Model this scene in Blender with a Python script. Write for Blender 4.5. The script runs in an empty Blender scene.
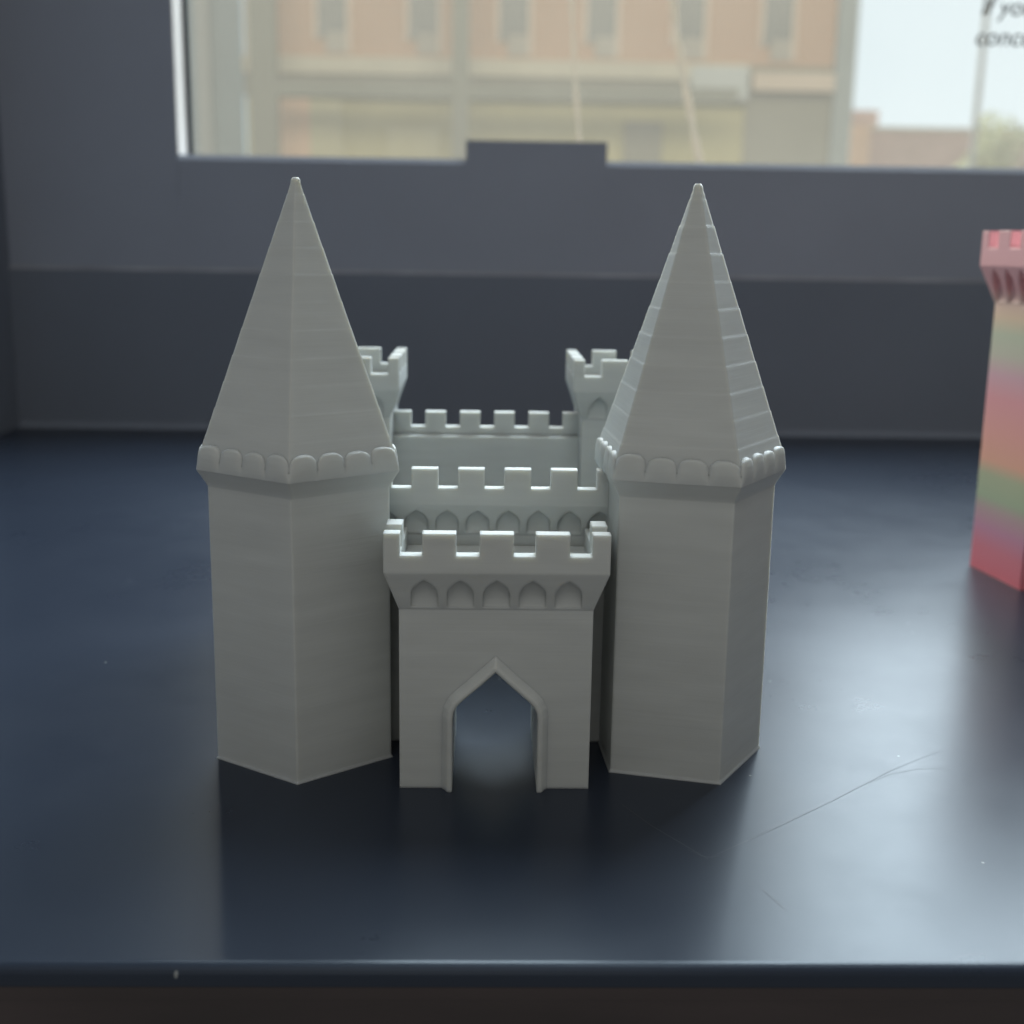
import bpy, bmesh, math, random
from mathutils import Vector, Matrix
random.seed(7)
S = 0.015                      # one modelling unit of the toy = 15 mm
sc = bpy.context.scene
COL = sc.collection
PI = math.pi

# ------------------------------------------------------------------ materials
def new_mat(name):
    m = bpy.data.materials.new(name); m.use_nodes = True
    nt = m.node_tree
    return m, nt, nt.nodes, nt.links, nt.nodes['Principled BSDF']

def simple(name, col, rough=0.6, var=0.0, scale=3.0, spec=0.5, bump=0.0, bscale=40.0, stretch=(1, 1, 1)):
    """one-colour surface with a little procedural variation (scale is in 1/metre)"""
    m, nt, N, L, b = new_mat(name)
    b.inputs['Base Color'].default_value = (*col, 1)
    b.inputs['Roughness'].default_value = rough
    b.inputs['Specular IOR Level'].default_value = spec
    tc = N.new('ShaderNodeTexCoord'); mp = N.new('ShaderNodeMapping')
    mp.inputs['Scale'].default_value = stretch
    L.new(tc.outputs['Object'], mp.inputs['Vector'])
    if var:
        nz = N.new('ShaderNodeTexNoise'); nz.inputs['Scale'].default_value = scale; nz.inputs['Detail'].default_value = 5
        L.new(mp.outputs[0], nz.inputs['Vector'])
        rp = N.new('ShaderNodeValToRGB')
        rp.color_ramp.elements[0].position = .3; rp.color_ramp.elements[1].position = .7
        rp.color_ramp.elements[0].color = (*[c * (1 - var) for c in col], 1)
        rp.color_ramp.elements[1].color = (*[min(1, c * (1 + var)) for c in col], 1)
        L.new(nz.outputs['Fac'], rp.inputs['Fac']); L.new(rp.outputs['Color'], b.inputs['Base Color'])
    if bump:
        n2 = N.new('ShaderNodeTexNoise'); n2.inputs['Scale'].default_value = bscale; n2.inputs['Detail'].default_value = 4
        L.new(mp.outputs[0], n2.inputs['Vector'])
        bp = N.new('ShaderNodeBump'); bp.inputs['Strength'].default_value = bump; bp.inputs['Distance'].default_value = .0005
        L.new(n2.outputs['Fac'], bp.inputs['Height']); L.new(bp.outputs[0], b.inputs['Normal'])
    return m

def printed(name, ramp=None, col=None):
    """3D-printed plastic: fine horizontal layer lines, soft edges"""
    m, nt, N, L, b = new_mat(name)
    tc = N.new('ShaderNodeTexCoord'); geo = N.new('ShaderNodeNewGeometry')
    sep = N.new('ShaderNodeSeparateXYZ'); L.new(geo.outputs['Position'], sep.inputs[0])
    mp = N.new('ShaderNodeMapping'); mp.inputs['Scale'].default_value = (14, 14, 2600)
    L.new(geo.outputs['Position'], mp.inputs['Vector'])
    nz = N.new('ShaderNodeTexNoise'); nz.inputs['Scale'].default_value = 1.0; nz.inputs['Detail'].default_value = 3
    L.new(mp.outputs[0], nz.inputs['Vector'])
    mp2 = N.new('ShaderNodeMapping'); mp2.inputs['Scale'].default_value = (60, 60, 420)
    L.new(geo.outputs['Position'], mp2.inputs['Vector'])
    nz2 = N.new('ShaderNodeTexNoise'); nz2.inputs['Scale'].default_value = 1.0; nz2.inputs['Detail'].default_value = 4
    L.new(mp2.outputs[0], nz2.inputs['Vector'])
    ad = N.new('ShaderNodeMath'); ad.operation = 'MULTIPLY_ADD'; ad.inputs[1].default_value = .35
    L.new(nz2.outputs['Fac'], ad.inputs[0]); L.new(nz.outputs['Fac'], ad.inputs[2])
    bev = N.new('ShaderNodeBevel'); bev.samples = 6; bev.inputs['Radius'].default_value = .042 * S
    bp = N.new('ShaderNodeBump'); bp.inputs['Strength'].default_value = .2; bp.inputs['Distance'].default_value = .00012
    L.new(ad.outputs[0], bp.inputs['Height']); L.new(bev.outputs[0], bp.inputs['Normal'])
    L.new(bp.outputs[0], b.inputs['Normal'])
    b.inputs['Roughness'].default_value = .48
    b.inputs['Specular IOR Level'].default_value = .45
    if ramp:
        mr = N.new('ShaderNodeMapRange'); mr.inputs['From Min'].default_value = 0; mr.inputs['From Max'].default_value = 6 * S
        L.new(sep.outputs['Z'], mr.inputs['Value'])
        rp = N.new('ShaderNodeValToRGB'); cr = rp.color_ramp
        cr.elements.remove(cr.elements[1])
        for i, (p, c) in enumerate(ramp):
            e = cr.elements[0] if i == 0 else cr.elements.new(p / 6)
            e.position = p / 6; e.color = (*c, 1)
        L.new(mr.outputs[0], rp.inputs['Fac']); L.new(rp.outputs['Color'], b.inputs['Base Color'])
    else:
        rp = N.new('ShaderNodeValToRGB')
        rp.color_ramp.elements[0].position = .25; rp.color_ramp.elements[1].position = .75
        rp.color_ramp.elements[0].color = (*[c * .94 for c in col], 1)
        rp.color_ramp.elements[1].color = (*[c * 1.05 for c in col], 1)
        L.new(nz2.outputs['Fac'], rp.inputs['Fac']); L.new(rp.outputs['Color'], b.inputs['Base Color'])
        b.inputs['Subsurface Weight'].default_value = .5
        b.inputs['Subsurface Radius'].default_value = (.0022, .0020, .0016)
        b.inputs['Subsurface Scale'].default_value = 1.0
    return m

M = {}
M['castle'] = printed('grey_printed_plastic', col=(.485, .505, .49))
M['rainbow'] = printed('rainbow_printed_plastic', ramp=[
    (0, (0.708, 0.184, 0.227)), (.45, (0.643, 0.206, 0.261)), (.8, (0.533, 0.260, 0.369)), (1.15, (0.465, 0.343, 0.343)), (1.35, (0.381, 0.456, 0.315)),
    (1.75, (0.429, 0.466, 0.316)), (2.0, (0.744, 0.405, 0.302)), (2.5, (0.763, 0.378, 0.340)), (3.1, (0.735, 0.348, 0.377)), (3.5, (0.650, 0.406, 0.462)),
    (3.85, (0.558, 0.539, 0.445)), (4.2, (0.539, 0.576, 0.445)), (4.5, (0.749, 0.580, 0.430)), (4.75, (0.769, 0.544, 0.468)), (5.0, (0.768, 0.430, 0.441)), (5.6, (0.769, 0.438, 0.463))])

def sill_material():
    m, nt, N, L, b = new_mat('dark_painted_sill')
    tc = N.new('ShaderNodeTexCoord')
    n1 = N.new('ShaderNodeTexNoise'); n1.inputs['Scale'].default_value = 14; n1.inputs['Detail'].default_value = 6
    L.new(tc.outputs['Object'], n1.inputs['Vector'])
    rr = N.new('ShaderNodeMapRange'); rr.inputs['To Min'].default_value = .25; rr.inputs['To Max'].default_value = .34
    n3 = N.new('ShaderNodeTexNoise'); n3.inputs['Scale'].default_value = 70; n3.inputs['Detail'].default_value = 8; n3.inputs['Roughness'].default_value = .7
    L.new(tc.outputs['Object'], n3.inputs['Vector'])
    av = N.new('ShaderNodeMix'); av.data_type = 'FLOAT'; av.inputs['Factor'].default_value = .5
    L.new(n1.outputs['Fac'], av.inputs['A']); L.new(n3.outputs['Fac'], av.inputs['B'])
    L.new(av.outputs['Result'], rr.inputs['Value']); rr.inputs['From Min'].default_value = .3; rr.inputs['From Max'].default_value = .7; L.new(rr.outputs[0], b.inputs['Roughness'])
    # pale dust specks
    vo = N.new('ShaderNodeTexVoronoi'); vo.voronoi_dimensions = '2D'; vo.inputs['Scale'].default_value = 75; vo.inputs['Randomness'].default_value = 1
    L.new(tc.outputs['Object'], vo.inputs['Vector'])
    lt = N.new('ShaderNodeMath'); lt.operation = 'LESS_THAN'; lt.inputs[1].default_value = .016
    L.new(vo.outputs['Distance'], lt.inputs[0])
    sp = N.new('ShaderNodeSeparateColor'); L.new(vo.outputs['Color'], sp.inputs[0])
    gt = N.new('ShaderNodeMath'); gt.operation = 'GREATER_THAN'; gt.inputs[1].default_value = .90
    L.new(sp.outputs[0], gt.inputs[0])
    mu = N.new('ShaderNodeMath'); mu.operation = 'MULTIPLY'; L.new(lt.outputs[0], mu.inputs[0]); L.new(gt.outputs[0], mu.inputs[1])
    mx = N.new('ShaderNodeMix'); mx.data_type = 'RGBA'
    rp = N.new('ShaderNodeValToRGB')
    rp.color_ramp.elements[0].color = (.014, .019, .031, 1); rp.color_ramp.elements[1].color = (.021, .027, .041, 1)
    L.new(n1.outputs['Fac'], rp.inputs['Fac'])
    L.new(mu.outputs[0], mx.inputs['Factor']); L.new(rp.outputs['Color'], mx.inputs['A'])
    mx.inputs['B'].default_value = (.20, .21, .21, 1)
    L.new(mx.outputs['Result'], b.inputs['Base Color'])
    b.inputs['IOR'].default_value = 1.45; b.inputs['Specular IOR Level'].default_value = .31; b.inputs['Specular Tint'].default_value = (.78, .90, 1.0, 1)
    n2 = N.new('ShaderNodeTexNoise'); n2.inputs['Scale'].default_value = 900; n2.inputs['Detail'].default_value = 2
    L.new(tc.outputs['Object'], n2.inputs['Vector'])
    bp = N.new('ShaderNodeBump'); bp.inputs['Strength'].default_value = .015; bp.inputs['Distance'].default_value = .0002
    L.new(n2.outputs['Fac'], bp.inputs['Height']); L.new(bp.outputs[0], b.inputs['Normal'])
    return m
M['sill'] = sill_material()
M['apron'] = simple('worn_dark_edge', (.032, .022, .022), .6, .7, 26, stretch=(.35, 1, 1.5), bump=.3, bscale=300)
M['scratch'] = simple('worn_scratch', (.055, .062, .072), .42)
M['wallpaint'] = simple('slate_wall_paint', (.15, .172, .212), .65, .06, 9, bump=.25, bscale=160)
M['frame'] = simple('slate_window_frame', (.265, .29, .345), .45, .05, 12, bump=.15, bscale=200)
M['bead'] = simple('pale_caulk', (.34, .35, .38), .7, .25, 30)
M['jamb'] = simple('daylit_jamb', (.62, .58, .54), .5, .06, 20)  # frame's inner reveal: daylight from outside put into its pale colour
M['gasket'] = simple('black_gasket', (.02, .025, .03), .6)
M['ink'] = simple('dark_print', (.22, .24, .25), .6)

def glass_material():
    m = bpy.data.materials.new('dusty_window_glass'); m.use_nodes = True
    nt = m.node_tree; N = nt.nodes; L = nt.links
    N.remove(N['Principled BSDF']); out = N['Material Output']
    tr = N.new('ShaderNodeBsdfTransparent'); tr.inputs['Color'].default_value = (.97, .985, .98, 1)
    tl = N.new('ShaderNodeBsdfTranslucent'); tl.inputs['Color'].default_value = (.92, .86, .74, 1)
    gl = N.new('ShaderNodeBsdfGlossy'); gl.inputs['Roughness'].default_value = .02
    m1 = N.new('ShaderNodeMixShader'); m2 = N.new('ShaderNodeMixShader')
    nz = N.new('ShaderNodeTexNoise'); nz.inputs['Scale'].default_value = 9; nz.inputs['Detail'].default_value = 5
    tc = N.new('ShaderNodeTexCoord'); L.new(tc.outputs['Object'], nz.inputs['Vector'])
    mr = N.new('ShaderNodeMapRange'); mr.inputs['To Min'].default_value = .035; mr.inputs['To Max'].default_value = .065
    L.new(nz.outputs['Fac'], mr.inputs['Value']); L.new(mr.outputs[0], m1.inputs['Fac'])
    L.new(tr.outputs[0], m1.inputs[1]); L.new(tl.outputs[0], m1.inputs[2])
    m2.inputs['Fac'].default_value = .03; L.new(m1.outputs[0], m2.inputs[1]); L.new(gl.outputs[0], m2.inputs[2])
    L.new(m2.outputs[0], out.inputs['Surface'])
    return m
M['glass'] = glass_material()

def brick_material():
    m, nt, N, L, b = new_mat('salmon_brick')
    tc = N.new('ShaderNodeTexCoord'); mp = N.new('ShaderNodeMapping')
    mp.inputs['Rotation'].default_value = (PI / 2, 0, 0)
    L.new(tc.outputs['Object'], mp.inputs['Vector'])
    br = N.new('ShaderNodeTexBrick'); br.inputs['Scale'].default_value = 4.2
    br.inputs['Color1'].default_value = (.48, .275, .17, 1); br.inputs['Color2'].default_value = (.44, .26, .165, 1)
    br.inputs['Mortar'].default_value = (.45, .40, .34, 1); br.inputs['Mortar Size'].default_value = .018
    L.new(mp.outputs[0], br.inputs['Vector']); L.new(br.outputs['Color'], b.inputs['Base Color'])
    b.inputs['Roughness'].default_value = .85
    return m
M['brick'] = brick_material()
M['far_brick'] = simple('far_brick', (.50, .33, .29), .9, .15, .6)
M['peach'] = simple('peach_render', (.62, .40, .27), .8, .05, 1)
M['stone'] = simple('cream_stone', (.50, .46, .37), .8, .08, 1)
M['shopfront'] = simple('buff_shopfront', (.42, .375, .19), .7, .10, .7)
M['yellow'] = simple('pale_yellow_panel', (.47, .43, .26), .7, .06, 1)
M['band'] = simple('grey_band', (.23, .22, .175), .7, .06, 1)
M['post'] = simple('grey_green_metal', (.165, .17, .135), .6, .06, 1)
M['bluegrey'] = simple('blue_grey_metal', (.25, .29, .30), .6, .05, 1)
M['dkwin'] = simple('grey_window_pane', (.15, .155, .15), .25, .05, 1)
M['blind'] = simple('window_blind', (.36, .33, .29), .8, .05, 1)
M['palewin'] = simple('pale_frame', (.56, .45, .36), .6, .05, 1)
M['cladding'] = simple('pale_blue_cladding', (.25, .34, .39), .5, .06, .5)
M['white'] = simple('white_panel', (.44, .47, .47), .6, .05, 1)
M['foliage'] = simple('yellow_green_leaves', (.30, .31, .15), .8, .3, 1.2)
M['bark'] = simple('bark', (.16, .13, .10), .9, .2, 3)
M['rope'] = simple('twisted_cord', (.62, .53, .44), .8, .1, 30)
def cord_material():
    m, nt, N, L, b = new_mat('pale_twisted_cord')
    b.inputs['Base Color'].default_value = (.55, .46, .34, 1); b.inputs['Roughness'].default_value = .8
    tl = N.new('ShaderNodeBsdfTranslucent'); tl.inputs['Color'].default_value = (.50, .42, .31, 1)
    mx = N.new('ShaderNodeMixShader'); mx.inputs['Fac'].default_value = .5
    L.new(b.outputs[0], mx.inputs[1]); L.new(tl.outputs[0], mx.inputs[2]); L.new(mx.outputs[0], N['Material Output'].inputs['Surface'])
    return m
M['rope'] = cord_material()
M['wood'] = simple('weathered_pole', (.26, .28, .29), .9, .2, 2)
M['asphalt'] = simple('asphalt', (.06, .06, .06), .9, .2, 1)

def sky_material():
    m = bpy.data.materials.new('pale_sky'); m.use_nodes = True
    N = m.node_tree.nodes; L = m.node_tree.links
    N.remove(N['Principled BSDF'])
    e = N.new('ShaderNodeEmission'); e.inputs['Color'].default_value = (.80, .92, 1.0, 1); e.inputs['Strength'].default_value = .84
    L.new(e.outputs[0], N['Material Output'].inputs['Surface'])
    m.cycles.emission_sampling = 'NONE'     # a broad even sky: found well enough by bounced rays
    return m
M['sky'] = sky_material()

# ------------------------------------------------------------------ helpers
def obj(name, bm, mat, parent=None, loc=(0, 0, 0), rotz=0, scale=S, smooth=False, label=None):
    """bmesh (modelling units) -> one mesh object; loc in the same units, relative to the parent"""
    bmesh.ops.recalc_face_normals(bm, faces=bm.faces)
    bmesh.ops.scale(bm, vec=(scale,) * 3, verts=bm.verts)
    me = bpy.data.meshes.new(name); bm.to_mesh(me); bm.free()
    me.materials.append(mat)
    if smooth:
        for p in me.polygons: p.use_smooth = True
    o = bpy.data.objects.new(name, me); COL.objects.link(o)
    o.location = [c * scale for c in loc]; o.rotation_euler = (0, 0, rotz)
    if parent is not None: o.parent = parent
    if label: o['label'] = label
    return o

def thing(name, label, cat, loc=(0, 0, 0), rotz=0, scale=S, group=None):
    o = bpy.data.objects.new(name, None); COL.objects.link(o)
    o.empty_display_size = .01
    o.location = [c * scale for c in loc]; o.rotation_euler = (0, 0, rotz)
    o['label'] = label; o['category'] = cat
    if group: o['group'] = group
    return o

def tag(o, label, cat, group=None):
    o['label'] = label; o['category'] = cat
    if group: o['group'] = group
    return o

def box(bm, x0, x1, y0, y1, z0, z1):
    v = [bm.verts.new((x, y, z)) for z in (z0, z1) for y in (y0, y1) for x in (x0, x1)]
    for f in ((0, 1, 3, 2), (4, 5, 7, 6), (0, 1, 5, 4), (2, 3, 7, 6), (0, 2, 6, 4), (1, 3, 7, 5)):
        bm.faces.new([v[i] for i in f])
    return v

def boxes(*args):
    bm = bmesh.new()
    for a in args: box(bm, *a)
    return bm

def prism(bm, pts, a, b, axis='y'):
    """closed polygon pts (u,z) swept from a to b along an axis"""
    P = (lambda u, w, t: (u, t, w)) if axis == 'y' else (lambda u, w, t: (t, u, w))
    A = [bm.verts.new(P(u, w, a)) for u, w in pts]; B = [bm.verts.new(P(u, w, b)) for u, w in pts]
    bm.faces.new(A); bm.faces.new(B)
    n = len(pts)
    for i in range(n): bm.faces.new((A[i], A[(i + 1) % n], B[(i + 1) % n], B[i]))

def loft(bm, rings, cap0=True, cap1=True):
    R = [[bm.verts.new(p) for p in r] for r in rings]
    n = len(R[0])
    for a, b in zip(R, R[1:]):
        for i in range(n): bm.faces.new((a[i], a[(i + 1) % n], b[(i + 1) % n], b[i]))
    if cap0: bm.faces.new(R[0])
    if cap1: bm.faces.new(R[-1])

def rect(x0, x1, y0, y1, z): return [(x0, y0, z), (x1, y0, z), (x1, y1, z), (x0, y1, z)]
def pent(R, z, n=5): return [(R * math.sin(2 * PI * k / n), -R * math.cos(2 * PI * k / n), z) for k in range(n)]

def tube(bm, pts, rad, n=8):
    rings = []
    for i, p in enumerate(pts):
        p = Vector(p); d = (Vector(pts[min(i + 1, len(pts) - 1)]) - Vector(pts[max(i - 1, 0)])).normalized()
        a = d.cross(Vector((0, 1, .01))).normalized(); b = d.cross(a)
        r = rad[i] if isinstance(rad, (list, tuple)) else rad
        rings.append([tuple(p + (a * math.cos(t) + b * math.sin(t)) * r) for t in [2 * PI * k / n for k in range(n)]])
    loft(bm, rings)

def cut(bm, cutter):
    """exact boolean difference of two bmeshes"""
    bmesh.ops.recalc_face_normals(bm, faces=bm.faces); bmesh.ops.recalc_face_normals(cutter, faces=cutter.faces)
    ms = []
    for b in (bm, cutter):
        me = bpy.data.meshes.new('tmp'); b.to_mesh(me); b.free()
        o = bpy.data.objects.new('tmp', me); COL.objects.link(o); ms.append(o)
    md = ms[0].modifiers.new('b', 'BOOLEAN'); md.operation = 'DIFFERENCE'; md.solver = 'EXACT'; md.object = ms[1]
    dg = bpy.context.evaluated_depsgraph_get()
    me = bpy.data.meshes.new_from_object(ms[0].evaluated_get(dg))
    r = bmesh.new(); r.from_mesh(me)
    for o in ms:
        d = o.data; bpy.data.objects.remove(o); bpy.data.meshes.remove(d)
    bpy.data.meshes.remove(me)
    return r

def lancet(w, z0, z1):
    """pointed niche outline, u centred on 0"""
    h = z1 - z0; zs = z0 + h * .42; pts = [(-w / 2, z0)]
    for t in (0, .25, .5, .75, 1):
        pts.append((-w / 2 * (1 - t ** 2.3), zs + (z1 - zs) * t))
    pts[-1] = (0, z1)
    return pts + [(-u, w_) for u, w_ in reversed(pts[:-1])]

def open_at(bm, z):
    """drop the faces hidden in the joint at height z"""
    bm.normal_update()
    bmesh.ops.delete(bm, geom=[f for f in bm.faces if abs(f.normal.z) > .99 and all(abs(v.co.z - z) < 1e-4 for v in f.verts)], context='FACES_ONLY')
    return bm

def crown(bm, hx, y0, y1, t, zc, zm, zdeck, front, side):
    """cut a crenellated crown into a solid: hollow above zdeck, gaps between the merlons"""
    c = bmesh.new(); box(c, -hx + t, hx - t, y0 + t, y1 - t, zdeck, zm + .5); bm = cut(bm, c)
    for a, b in front:
        c = bmesh.new(); box(c, a, b, y0 - .3, y0 + t + .004, zc, zm + .5); bm = cut(bm, c)
    for a, b in front if side is None else ():
        c = bmesh.new(); box(c, a, b, y1 - t - .004, y1 + .3, zc, zm + .5); bm = cut(bm, c)
    for a, b in front if side is None else side:
        for sx in (-1, 1):
            c = bmesh.new(); box(c, *sorted((sx * (hx - t - .004), sx * (hx + .3))), a, b, zc, zm + .5); bm = cut(bm, c)
    return bm

def crenel(bm, u0, u1, z0, zc, zm, merlons, a, b, axis='y'):
    pts = [(u0, z0), (u1, z0)]
    top = []
    cur = u0; prof = []
    for m0, m1 in merlons:
        m0 = max(m0, u0); m1 = min(m1, u1)
        if m0 > cur + 1e-6: prof += [(cur, zc), (m0, zc)]
        prof += [(m0, zm), (m1, zm)]; cur = m1
    if cur < u1 - 1e-6: prof += [(cur, zc), (u1, zc)]
    prism(bm, pts + prof[::-1], a, b, axis)

# ------------------------------------------------------------------ the grey castle
castle = thing('toy_castle', 'light grey 3D-printed toy castle with two pointed towers standing on the dark windowsill', 'toy castle', (-.17, 0, 0))
CX = -.17
arch_half = [(-.44, 0), (-.44, .80), (-.428, .875), (-.395, .94), (-.34, 1.0), (-.17, 1.15), (0, 1.31)]
arch = arch_half + [(-u, z) for u, z in reversed(arch_half[:-1])]
def arch_cutter(y0, y1):
    bm = bmesh.new()
    prism(bm, [(u, z if z > 0 else -.3) for u, z in arch], y0, y1)
    return bm

def niches(bm_base, cs, w, z0, z1, a, b, axis='y'):
    c = bmesh.new()
    for u in cs: prism(c, [(u + p, q) for p, q in lancet(w, z0, z1)], a, b, axis)
    return cut(bm_base, c)

# gatehouse (local x centred on the gate)
bm = bmesh.new(); box(bm, -.99, .99, -1.13, -.002, 0, 1.955)
gate = obj('gatehouse', open_at(cut(bm, arch_cutter(-1.5, .3)), 1.955), M['castle'], castle)
bm = bmesh.new()
loft(bm, [rect(-.99, .99, -1.13, -.003, 1.955), rect(-1.132, 1.132, -1.285, -.003, 2.375), rect(-1.132, 1.132, -1.285, -.003, 2.778)])
bm = niches(bm, [-.73, -.365, 0, .365, .73], .275, 1.99, 2.295, -1.6, -1.128)
bm = niches(bm, [-.85, -.48], .275, 1.99, 2.295, -2, -.988, 'x')
bm = niches(bm, [-.85, -.48], .275, 1.99, 2.295, .988, 2, 'x')
bm = crown(bm, 1.132, -1.285, .20, .16, 2.552, 2.778, 2.35, [(-.97, -.745), (-.41, -.175), (.165, .385), (.725, .952)], [(-1.125, -.88), (-.63, .3)])
obj('battlement', open_at(bm, 1.955), M['castle'], gate)
# moulded trim round the gate arch
path = [Vector(p) for p in arch]
sec = [(.112, -1.129), (.085, -1.165), (.062, -1.21), (.045, -1.232), (.012, -1.234), (0, -1.215), (0, -1.128)]
bm = bmesh.new(); rows = []
for i, p in enumerate(path):
    d0 = (path[i] - path[i - 1]).normalized() if i else (path[1] - path[0]).normalized()
    d1 = (path[i + 1] - path[i]).normalized() if i < len(path) - 1 else d0
    n0 = Vector((-d0.y, d0.x)); n1 = Vector((-d1.y, d1.x)); n = (n0 + n1).normalized()
    k = 1 / max(.6, n.dot(n0))
    rows.append([bm.verts.new((p.x + n.x * o * k, y, p.y + n.y * o * k)) for o, y in sec])
for a, b in zip(rows, rows[1:]):
    for j in range(len(sec) - 1): bm.faces.new((a[j], a[j + 1], b[j + 1], b[j]))
bm.faces.new(rows[0]); bm.faces.new(rows[-1])
obj('arch_trim', bm, M['castle'], gate)

# front curtain wall
bm = bmesh.new(); box(bm, -1.75, 1.75, .12, .50, 0, 2.44)
fw = obj('front_wall', open_at(cut(bm, arch_cutter(-.3, .9)), 2.44), M['castle'], castle)
bm = bmesh.new()
prism(bm, [(.12, 2.44), (0, 2.80), (0, 3.197), (.16, 3.197), (.16, 2.90), (.50, 2.90), (.50, 2.44)], -1.75, 1.75, 'x')
bm = niches(bm, [-.88 - .337 + .337 * k for k in range(8)], .255, 2.475, 2.735, -.4, .122)
cs = [-1.7975 + .5065 * k for k in range(0, 8)]
for k in range(7):
    c = bmesh.new(); box(c, cs[k] + .145, cs[k + 1] - .145, -.3, .17, 2.985, 3.6); bm = cut(bm, c)
obj('battlement', open_at(bm, 2.44), M['castle'], fw)

# rear curtain wall
bm = boxes((-2.0, 1.85, 4.25, 4.6, 0, 2.905))
rw = obj('rear_wall', bm, M['castle'], castle)
bm = bmesh.new()
cs = [-1.02 + .17 + .4963 * k for k in range(-2, 6)]
crenel(bm, -2.0, 1.85, 2.905, 3.015, 3.23, [(c - .146, c + .146) for c in cs if -2 < c < 1.85], 4.42, 4.6)
obj('battlement', bm, M['castle'], rw)

# side curtain walls
for x, s in ((-2.1, -1), (2.1, 1)):
    w = obj('side_wall', boxes((-.2, .2, .5, 3.85, 0, 2.905)), M['castle'], castle, (x, 0, 0))
    bm = bmesh.new()
    crenel(bm, .5, 3.85, 2.905, 3.0, 3.21, [(.75 + .5 * k, 1.04 + .5 * k) for k in range(6)], s * .2, s * .04, 'x')
    obj('battlement', bm, M['castle'], w, (0, 0, 0))

# pointed corner towers: body > eave, spire
def corner_tower(loc, rot, drip):
    bm = bmesh.new()
    loft(bm, [pent(1.022, 0), pent(1.018, .012), pent(1.0, .022), pent(1.0, 3.06), pent(1.02, 3.10), pent(1.112, 3.24)], cap1=False)
    t = obj('corner_tower', bm, M['castle'], castle, loc, rot)
    # scalloped eave: rounded shingles leaning on the foot of the spire
    bm = bmesh.new(); cols = []
    NU = 64; last = None
    for k in range(5):
        a0, a1 = 2 * PI * k / 5, 2 * PI * (k + 1) / 5
        c0 = Vector((math.sin(a0), -math.cos(a0), 0)); c1 = Vector((math.sin(a1), -math.cos(a1), 0))
        e = (c1 - c0).normalized(); nrm = Vector((e.y, -e.x, 0))
        wob = [random.uniform(.6, 1.35) for _ in range(4)]; drop = [random.uniform(-.018, .014) for _ in range(4)]
        for i in range(NU):
            u = i / NU; w_ = .02 + .96 * u if 0 < i else 0
            j = min(3, int(u * 4)); q = abs(2 * (u * 4 - j) - 1)
            arc = max(0, 1 - q ** 2.6) ** .5; bump = (1 - q ** 3) * .025 * wob[j]
            ztop = 3.385 + (.118 + drop[j]) * arc
            col = []
            for tt in (0, .12, .3, .5, .7, .85, .95, 1):
                R = 1.112 + .006 * min(1, tt * 4) - .035 * tt
                d = bump * math.sin(PI * .8 * tt ** 1.2) if tt < 1 else bump * .35
                p = c0.lerp(c1, u) * R + nrm * d
                col.append(bm.verts.new((p.x, p.y, 3.24 + (ztop - 3.24) * tt)))
            p = c0.lerp(c1, u) * .98
            col.append(bm.verts.new((p.x, p.y, ztop + .012)))
            cols.append(col)
    for a, b in zip(cols, cols[1:] + cols[:1]):
        for j in range(len(a) - 1): bm.faces.new((a[j], b[j], b[j + 1], a[j + 1]))
    ev = obj('eave', bm, M['castle'], t)
    # spire in shingle courses, each with a tiny drip edge
    bm = bmesh.new(); rings = []
    zb, za = 3.42, 6.25
    Rr = lambda z: 1.052 * (za - z) / (za - zb) + .018
    z = 3.34; k = 0
    while z < 6.10:
        z1 = min(z + .272 + random.uniform(-.012, .012), 6.12)
        k = drip * random.uniform(.7, 1.35); rings += [pent(Rr(z), z + .003), pent(Rr(z1) + k, z1)]
        z = z1
    rings += [pent(.058, 6.16), pent(.050, 6.205), pent(.030, 6.23)]
    loft(bm, rings)
    obj('spire', bm, M['castle'], t)
    return t
corner_tower((-2.101, -.053, 0), .032, .0045)
corner_tower((2.039, -.069, 0), .37, .0072)

# square rear turrets
def rear_turret(loc):
    bm = open_at(boxes((-.725, .725, -.725, .725, 0, 3.22)), 3.22)
    t = obj('rear_turret', bm, M['castle'], castle, loc)
    bm = bmesh.new()
    q = lambda h, z: rect(-h, h, -h, h, z)
    loft(bm, [q(.725, 3.22), q(.86, 3.62), q(.86, 4.06)])
    us = [-.505, -.168, .168, .505]
    for a, b, ax in ((-2, -.722, 'y'), (.722, 2, 'y'), (-2, -.722, 'x'), (.722, 2, 'x')):
        bm = niches(bm, us, .25, 3.255, 3.545, a, b, ax)
    bm = crown(bm, .86, -.86, .86, .15, 3.835, 4.06, 3.70, [(-.71, -.475), (-.12, .12), (.475, .71)], None)
    obj('battlement', open_at(bm, 3.22), M['castle'], t)
    return t
rear_turret((-2.18, 4.56, 0)); rear_turret((1.935, 4.56, 0))

# ------------------------------------------------------------------ the rainbow tower at the right
tw = thing('toy_tower', 'rainbow banded square toy tower with pink battlements at right edge of the windowsill', 'toy tower', (9.5, 7.66, 0), -math.radians(-7.2))
q = lambda h, z: rect(-h, h, -h, h, z)
bm = bmesh.new(); loft(bm, [q(.845, 0), q(.835, .02), q(.835, 4.72)])
bd = obj('tower_body', open_at(bm, 4.72), M['rainbow'], tw)
bm = bmesh.new(); loft(bm, [q(.835, 4.72), q(1.06, 5.36), q(1.06, 5.95)])
us = [-.63, -.21, .21, .63]
for a, b, ax in ((-2, -.832, 'y'), (.832, 2, 'y'), (-2, -.832, 'x'), (.832, 2, 'x')):
    bm = niches(bm, us, .30, 4.76, 5.32, a, b, ax)
bm = crown(bm, 1.06, -1.06, 1.06, .17, 5.66, 5.95, 5.56, [(-.85, -.53), (-.16, .16), (.53, .85)], None)
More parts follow.
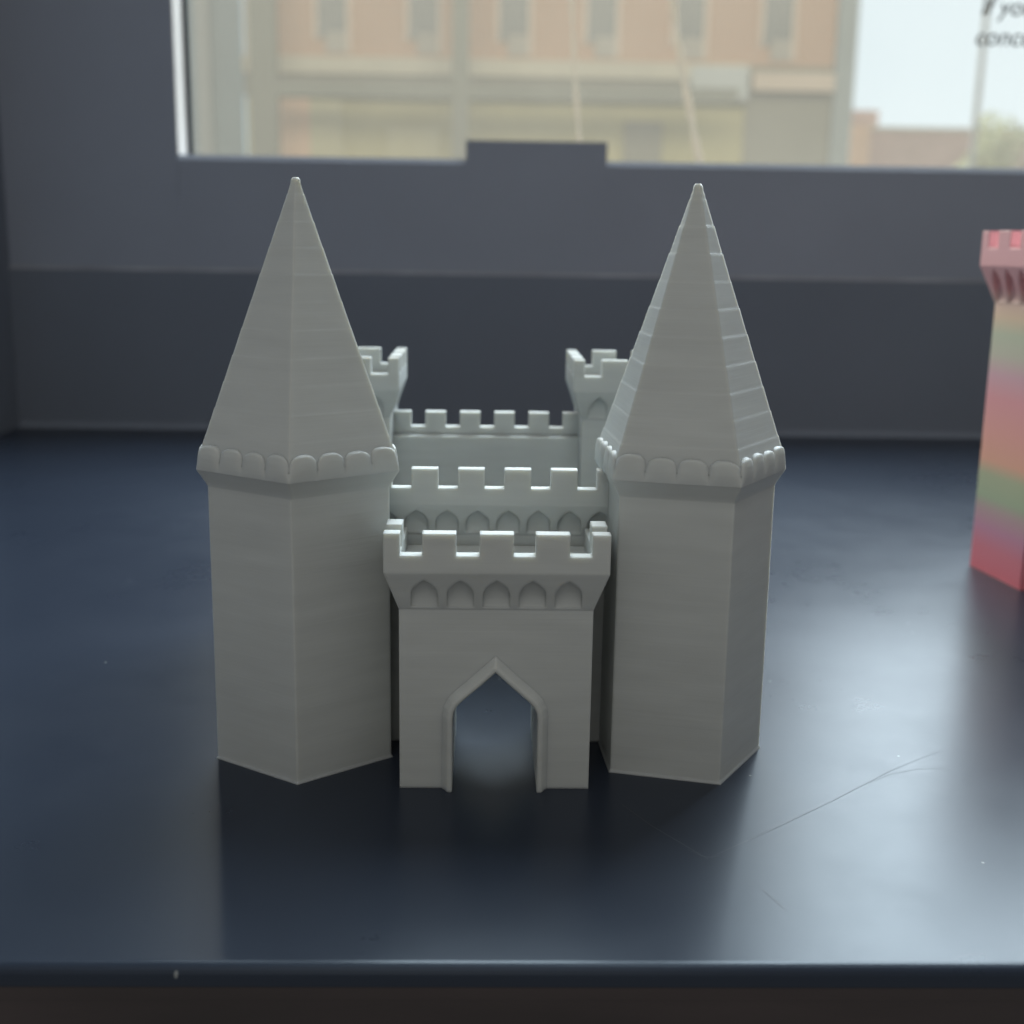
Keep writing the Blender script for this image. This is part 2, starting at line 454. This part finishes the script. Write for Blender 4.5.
obj('battlement', open_at(bm, 4.72), M['rainbow'], tw)

# ------------------------------------------------------------------ windowsill and window wall
def struct(o): o['kind'] = 'structure'; return o
bm = bmesh.new()
prof = [(24.0, -.5), (24.0, 0)]
r = .12; yf = -4.42
for k in range(7):
    t = k / 6 * PI / 2
    prof.append((yf + r - r * math.sin(t), -r + r * math.cos(t)))
prof += [(yf, -.16), (yf + .004, -.16), (yf + .004, -.5)]
prism(bm, prof, -14.4, 60, 'x')
sill = struct(obj('windowsill', bm, M['sill']))
obj('sill_edge', boxes((-14.4, 60, yf - .003, yf + .003, -.27, -.1615), (-14.4, 60, yf + .03, yf + .5, -3, -.505), (-14.4, 60, yf + .025, yf + .003, -3, -.271)), M['apron'], sill)
def scratch(pts, w):
    bm = bmesh.new(); n = len(pts); A = []
    for i, (x, y) in enumerate(pts):
        a = Vector(pts[max(i - 1, 0)]); b = Vector(pts[min(i + 1, n - 1)]); d = (b - a).normalized()
        k = w * (.25 + .75 * math.sin(PI * (i + .5) / n))
        A.append((bm.verts.new((x - d.y * k, y + d.x * k, .003)), bm.verts.new((x + d.y * k, y - d.x * k, .003))))
    for p, q_ in zip(A, A[1:]): bm.faces.new((p[0], p[1], q_[1], q_[0]))
    obj('scratch', bm, M['scratch'], sill)
scratch([(1.13, -1.48), (1.37, -1.95), (1.60, -2.30), (1.82, -2.63)], .004)
scratch([(1.66, -2.45), (1.78, -2.58), (1.86, -2.60), (1.93, -2.57)], .003)
scratch([(1.85, -2.6), (2.6, -2.0), (3.4, -1.33), (4.2, -.62), (4.9, -.1)], .003)
scratch([(3.85, -.95), (4.15, -.72), (4.5, -.58), (4.9, -.55)], .003)
scratch([(2.20, -3.15), (2.27, -3.33), (2.33, -3.5)], .003)

WX0, WX1, WZ0, WZ1 = -9.35, 24.5, 8.05, 75.0
wall = thing('window_wall', 'slate painted wall and reveal round the window above the sill', 'wall', (0, 24, 0))
obj('wall_panel', boxes((-70, 90, 0, 3, -4, 4.70), (-70, -14.4, 0, 3, 4.70, 77), (28, 90, 0, 3, 4.70, 77), (-70, 90, 0, 3, 77, 160)), M['wallpaint'], wall)
bm = bmesh.new()
prism(bm, [(-.001, .001)] + [(-.2 + .2 * math.sin(t), .201 - .2 * math.cos(t)) for t in [k / 8 * PI / 2 for k in range(9)]], -14.4, 28, 'x')
obj('cove', bm, M['wallpaint'], wall)
obj('side_reveal', boxes((-18, -14.42, -27, -.01, -4, 90)), M['wallpaint'], wall)

win = thing('window', 'wide dark framed window with lettering on its glass above the sill', 'window', (0, 24, 4.7))
# all local z from 4.7
bm = boxes((-14.4, 28, .10, 1.8, .10, 2.05), (-14.4, WX0 - .002, .10, 1.8, 2.05, 72.3), (WX1, 28, .10, 1.8, 2.05, 72.3), (WX0 - .002, WX1, .10, 1.8, WZ1 - 4.7, 72.3))
obj('frame', bm, M['frame'], win)
obj('caulk_bead', boxes((-14.4, 28, .03, .4, .0, .098)), M['bead'], win)
bm = bmesh.new()
prism(bm, [(.14, 2.05), (.14, 3.20), (.24, 3.345), (1.5, 3.345), (1.5, 2.05)], WX0, WX1, 'x')
obj('bottom_rail', bm, M['frame'], win)
bm = bmesh.new(); box(bm, -.955, 3.18, .115, .95, 1.78, 3.875)
bmesh.ops.bevel(bm, geom=bm.edges[:], offset=.02, segments=2, affect='EDGES')
obj('latch_plate', bm, M['frame'], win)
obj('jamb', boxes((WX0, WX0 + .03, .14, 1.5, 3.35, WZ1 - 4.7)), M['jamb'], win)
obj('gasket', boxes((WX0 + .03, WX0 + .16, 1.32, 1.5, 3.35, WZ1 - 4.7)), M['gasket'], win)
pane = obj('glass_pane', boxes((WX0 + .03, WX1, 1.52, 1.56, 3.2, WZ1 - 4.7)), M['glass'], win)
def lettering(txt, x, z, size):
    cu = bpy.data.curves.new('lettering', 'FONT'); cu.body = txt; cu.size = size * S; cu.shear = .22; cu.extrude = .004 * S; cu.offset = .0001
    o = bpy.data.objects.new('tmp', cu); COL.objects.link(o)
    me = bpy.data.meshes.new_from_object(o.evaluated_get(bpy.context.evaluated_depsgraph_get()))
    bpy.data.objects.remove(o); bpy.data.curves.remove(cu)
    me.materials.append(M['ink']); me.name = 'lettering'
    t = bpy.data.objects.new('lettering', me); COL.objects.link(t)
    t.parent = pane; t.location = (x * S, 1.50 * S, z * S); t.rotation_euler = (PI / 2, 0, 0)
    return t
LET = [lettering('If you', 14.32, 12.52 - 4.7, .72), lettering('concer', 14.22, 11.67 - 4.7, .72)]

# ------------------------------------------------------------------ outdoors (metres)
CAM = Vector((-.29693 * S, -13.08463 * S, 5.574 * S))
D0 = 30.0
def bx(x0, x1, y0, y1, z0, z1): return boxes((x0, x1, y0, y1, z0, z1))
struct(obj('street', bx(-90, 90, 1.0, 140, -1.6, -1.5), M['asphalt'], scale=1))
# sky dome outside the window
bm = bmesh.new(); rows = []
for i in range(13):
    el = math.radians(-3 + 19 * i / 12)
    rows.append([bm.verts.new((150 * math.cos(el) * math.sin(a), 150 * math.cos(el) * math.cos(a), 150 * math.sin(el))) for a in [math.radians(-56 + 112 * j / 24) for j in range(25)]])
for a, b in zip(rows, rows[1:]):
    for j in range(24): bm.faces.new((a[j], a[j + 1], b[j + 1], b[j]))
struct(obj('sky', bm, M['sky'], scale=1, smooth=True))

bld = thing('brick_building', 'tall salmon brick building with shopfront seen across the street through the window', 'building', (0, D0, -1.5), scale=1)
def part(name, mat, *b, parent=bld):
    return obj(name, boxes(*b), M[mat], parent, scale=1)
z0 = 1.5   # local z = world z + 1.5
part('wall', 'brick', (-5.7, 8.1, 0, 9, 4.3 + z0, 24))
part('shopfront', 'shopfront', (-5.7, 6.05, .05, 9, 0, 3.42 + z0))
part('end_wall', 'band', (6.05, 8.1, .02, 9, 0, 4.3 + z0))
part('fascia', 'band', (-5.7, 6.05, -.15, 9, 3.42 + z0, 3.92 + z0))
part('cornice', 'stone', (-5.7, 6.05, -.28, 9, 3.92 + z0, 4.3 + z0))
part('corner_pier', 'bluegrey', (8.1, 8.58, -.1, 9, 0, 24))
part('pier', 'stone', (-5.62, -5.02, -.35, .05, 3.95 + z0, 24))
part('wall_lamp', 'palewin', (-5.50, -5.10, -.55, -.36, 3.75 + z0, 4.45 + z0))
part('door_surround', 'peach', (-5.0, -4.2, -.06, .05, 0, 3.38 + z0))
part('shop_panel', 'yellow', (-4.2, -3.45, -.08, .05, 0, 3.35 + z0))
part('shop_panel', 'yellow', (-2.4, -1.15, -.05, .05, 0, 2.8 + z0))
part('shop_panel', 'band', (3.2, 4.1, -.05, .05, 0, 3.0 + z0))
part('sign_panel', 'white', (4.7, 6.04, -.32, -.29, 3.5 + z0, 4.22 + z0))
part('sill_course', 'palewin', (6.15, 8.06, -.3, .02, 3.72 + z0, 4.12 + z0))
for fl in range(5):
    zb = 4.72 + z0 + fl * 3.7
    for i, xc in enumerate((-3.66, -1.54, .56, 2.60, 4.65, 6.72)):
        w = obj('window', bx(xc - .33, xc + .33, -.02, .1, zb, zb + 2.3), M['dkwin'], bld, scale=1)
        obj('frame', boxes((xc + .331, xc + .44, -.06, .1, zb - .3, zb + 2.3), (xc - .44, xc - .331, -.05, .1, zb + .0, zb + 2.3)), M['palewin'], w, scale=1)
        obj('blind', bx(xc - .05 - .1, xc + .33, -.05, -.022, zb - .3, zb + .16), M['blind'], w, scale=1)

pf = thing('porch_frame', 'grey green metal porch frame standing before the brick building', 'porch', (0, 28.6, -1.5), scale=1)
for x0, x1 in ((-5.34, -4.74), (-.84, -.46)):
    part('post', 'post', (x0, x1, 0, .3, 0, 9.5), parent=pf)
part('beam', 'post', (-4.74, -.84, .02, .28, 3.30 + z0, 3.62 + z0), (-.46, 5.6, .02, .28, 3.30 + z0, 3.62 + z0), parent=pf)

nb = thing('clad_building', 'pale blue clad building left of the brick building beyond the window', 'building', (-9.5, 38, -1.5), scale=1)
part('wall', 'cladding', (-5, 2.25, 0, 8, 0, 22), parent=nb)
part('pilaster', 'white', (.9, 1.3, -.25, 0, 0, 22), parent=nb)

fb = thing('low_building', 'low pink brick building far off under the open sky', 'building', (28, 72, -1.5), scale=1)
part('wall', 'far_brick', (-8, 14, 0, 10, 0, 8.3), parent=fb)
part('chimney', 'far_brick', (-7.6, -5.6, 1, 3, 8.3, 9.5), parent=fb)
part('roof_edge', 'stone', (-8.1, 14.1, -.2, 10.1, 8.3, 8.5), parent=fb)
ob = tag(obj('hoarding', bx(-.45, .45, -.3, .3, 0, 7.4), M['peach'], None, (17.55, 60, -1.5), scale=1), 'narrow orange hoarding beside the grey corner of the brick building', 'hoarding')

def tree(loc, h, rad):
    t = thing('tree', 'yellow green bushy tree far off beside the utility pole', 'tree', loc, scale=1)
    bm = bmesh.new(); tube(bm, [(0, 0, 0), (.1, 0, h * .3), (0, .1, h * .65)], [.3, .22, .1])
    for a in range(5):
        an = a * 1.26; tube(bm, [(.05, 0, h * .35), (math.cos(an) * rad * .5, math.sin(an) * rad * .5, h * .62)], [.12, .04])
    obj('trunk', bm, M['bark'], t, scale=1)
    bm = bmesh.new()
    for k in range(2600):
        u = Vector((random.gauss(0, 1), random.gauss(0, 1), random.gauss(0, 1))).normalized() * random.random() ** .45
        p = Vector((u.x * rad, u.y * rad, h * .62 + u.z * h * .38))
        p += Vector((math.sin(p.z * 2.1), math.cos(p.x * 1.7), math.sin(p.x * 2.3 + p.y))) * .3
        a = Vector((random.gauss(0, 1), random.gauss(0, 1), random.gauss(0, 1))).normalized(); b = a.orthogonal().normalized()
        s = random.uniform(.10, .22)
        bm.faces.new([bm.verts.new(p + v) for v in (a * s, b * s * .6, -a * s, -b * s * .6)])
    obj('crown', bm, M['foliage'], t, scale=1)
tree((23.6, 59, -1.5), 8.0, 1.5)
bm = bmesh.new(); tube(bm, [(0, 0, 0), (.05, 0, 7), (.12, 0, 16)], [.16, .14, .10], 10)
up = thing('utility_pole', 'thin grey utility pole rising beside the far tree', 'utility pole', (21.1, 55, -1.5), scale=1)
obj('pole', bm, M['wood'], up, scale=1)
obj('crossarm', bx(-1.0, 1.2, -.08, .08, 14.6, 14.8), M['wood'], up, scale=1)

def cord(p0, p1, sag, rad, label):
    """two strands twisted together, hanging outside the glass (modelling units)"""
    n = 90; t = None
    bm = bmesh.new()
    for ph in (0, PI):
        pts = []
        for i in range(n + 1):
            s = i / n; a = ph + s * 34
            p = Vector(p0).lerp(Vector(p1), s) + Vector((-math.sin(PI * s) * sag, 0, 0))
            pts.append(p + Vector((math.cos(a) * rad, math.sin(a) * rad, 0)))
        tube(bm, pts, rad * 1.05, 6)
    return tag(obj('cord', bm, M['rope'], None, smooth=True), label, 'cord')
cord((5.9, 34, 26), (7.85, 34, 7.6), .9, .075, 'thick twisted pale cord hanging slanted outside the window glass')
cord((2.85, 34, 26), (3.25, 34, 7.6), .5, .045, 'thin pale cord hanging outside the glass above the latch plate')

# ------------------------------------------------------------------ light
w = bpy.data.worlds.new('World'); sc.world = w; w.use_nodes = True
bg = w.node_tree.nodes['Background']; bg.inputs['Color'].default_value = (.985, .985, .965, 1); bg.inputs['Strength'].default_value = .305

def sun(name, az, el, ang, st, col):
    l = bpy.data.lights.new(name, 'SUN'); l.energy = st; l.angle = math.radians(ang); l.color = col
    o = bpy.data.objects.new(name, l); COL.objects.link(o)
    d = Vector((math.sin(math.radians(az)) * math.cos(math.radians(el)), math.cos(math.radians(az)) * math.cos(math.radians(el)), math.sin(math.radians(el))))
    o.rotation_euler = d.to_track_quat('Z', 'Y').to_euler()
    return o
sun('left_daylight', -38, 34, 44, 6.5, (1, .95, .86))
sun('window_daylight', 27, 48, 58, 12.5, (.80, .91, 1.0))

l = bpy.data.lights.new('added_room_fill', 'AREA'); l.shape = 'DISK'; l.size = .8; l.energy = 3.8; l.color = (1, .97, .91)  # added fill lamp above the camera side, brightens the spires; stands for no fitting
o = bpy.data.objects.new('added_room_fill', l); COL.objects.link(o)
o.location = (-.1, -1.0, 1.5); o.rotation_euler = (Vector((-.1, -1.0, 1.5)) - Vector((0, 0, 0))).to_track_quat('Z', 'Y').to_euler()
l = bpy.data.lights.new('street_daylight', 'AREA'); l.shape = 'RECTANGLE'; l.size = 40; l.size_y = 12; l.energy = 5300; l.color = (1, .92, .72)
o = bpy.data.objects.new('street_daylight', l); COL.objects.link(o)
o.location = (6, 2.5, 17); o.rotation_euler = (-PI / 2, 0, PI)

# ------------------------------------------------------------------ camera
a0, th, ro = math.radians(1.3), .214, .015
fwd = Vector((math.sin(a0) * math.cos(th), math.cos(a0) * math.cos(th), -math.sin(th)))
rt = Vector((math.cos(a0), -math.sin(a0), 0)); upv = rt.cross(fwd)
X = rt * math.cos(ro) + upv * math.sin(ro); Yv = -rt * math.sin(ro) + upv * math.cos(ro)
cam = bpy.data.cameras.new('camera'); co = bpy.data.objects.new('camera', cam); COL.objects.link(co)
m = Matrix((X, Yv, -fwd)).transposed().to_4x4(); m.translation = CAM
co.matrix_world = m
cam.sensor_width = 36; cam.sensor_fit = 'HORIZONTAL'; cam.lens = 1224 * 36 / 1024
cam.clip_start = .005; cam.clip_end = 600
cam.dof.use_dof = True; cam.dof.focus_distance = 12.6 * S; cam.dof.aperture_fstop = 22
sc.camera = co

sc.render.engine = 'CYCLES'
sc.cycles.use_denoising = True; sc.cycles.use_light_tree = True
w.cycles.sampling_method = 'NONE'
sc.cycles.max_bounces = 8; sc.cycles.transparent_max_bounces = 12
sc.cycles.sample_clamp_indirect = 6
sc.view_settings.view_transform = 'Standard'; sc.view_settings.look = 'None'
sc.view_settings.exposure = 0; sc.view_settings.gamma = 1
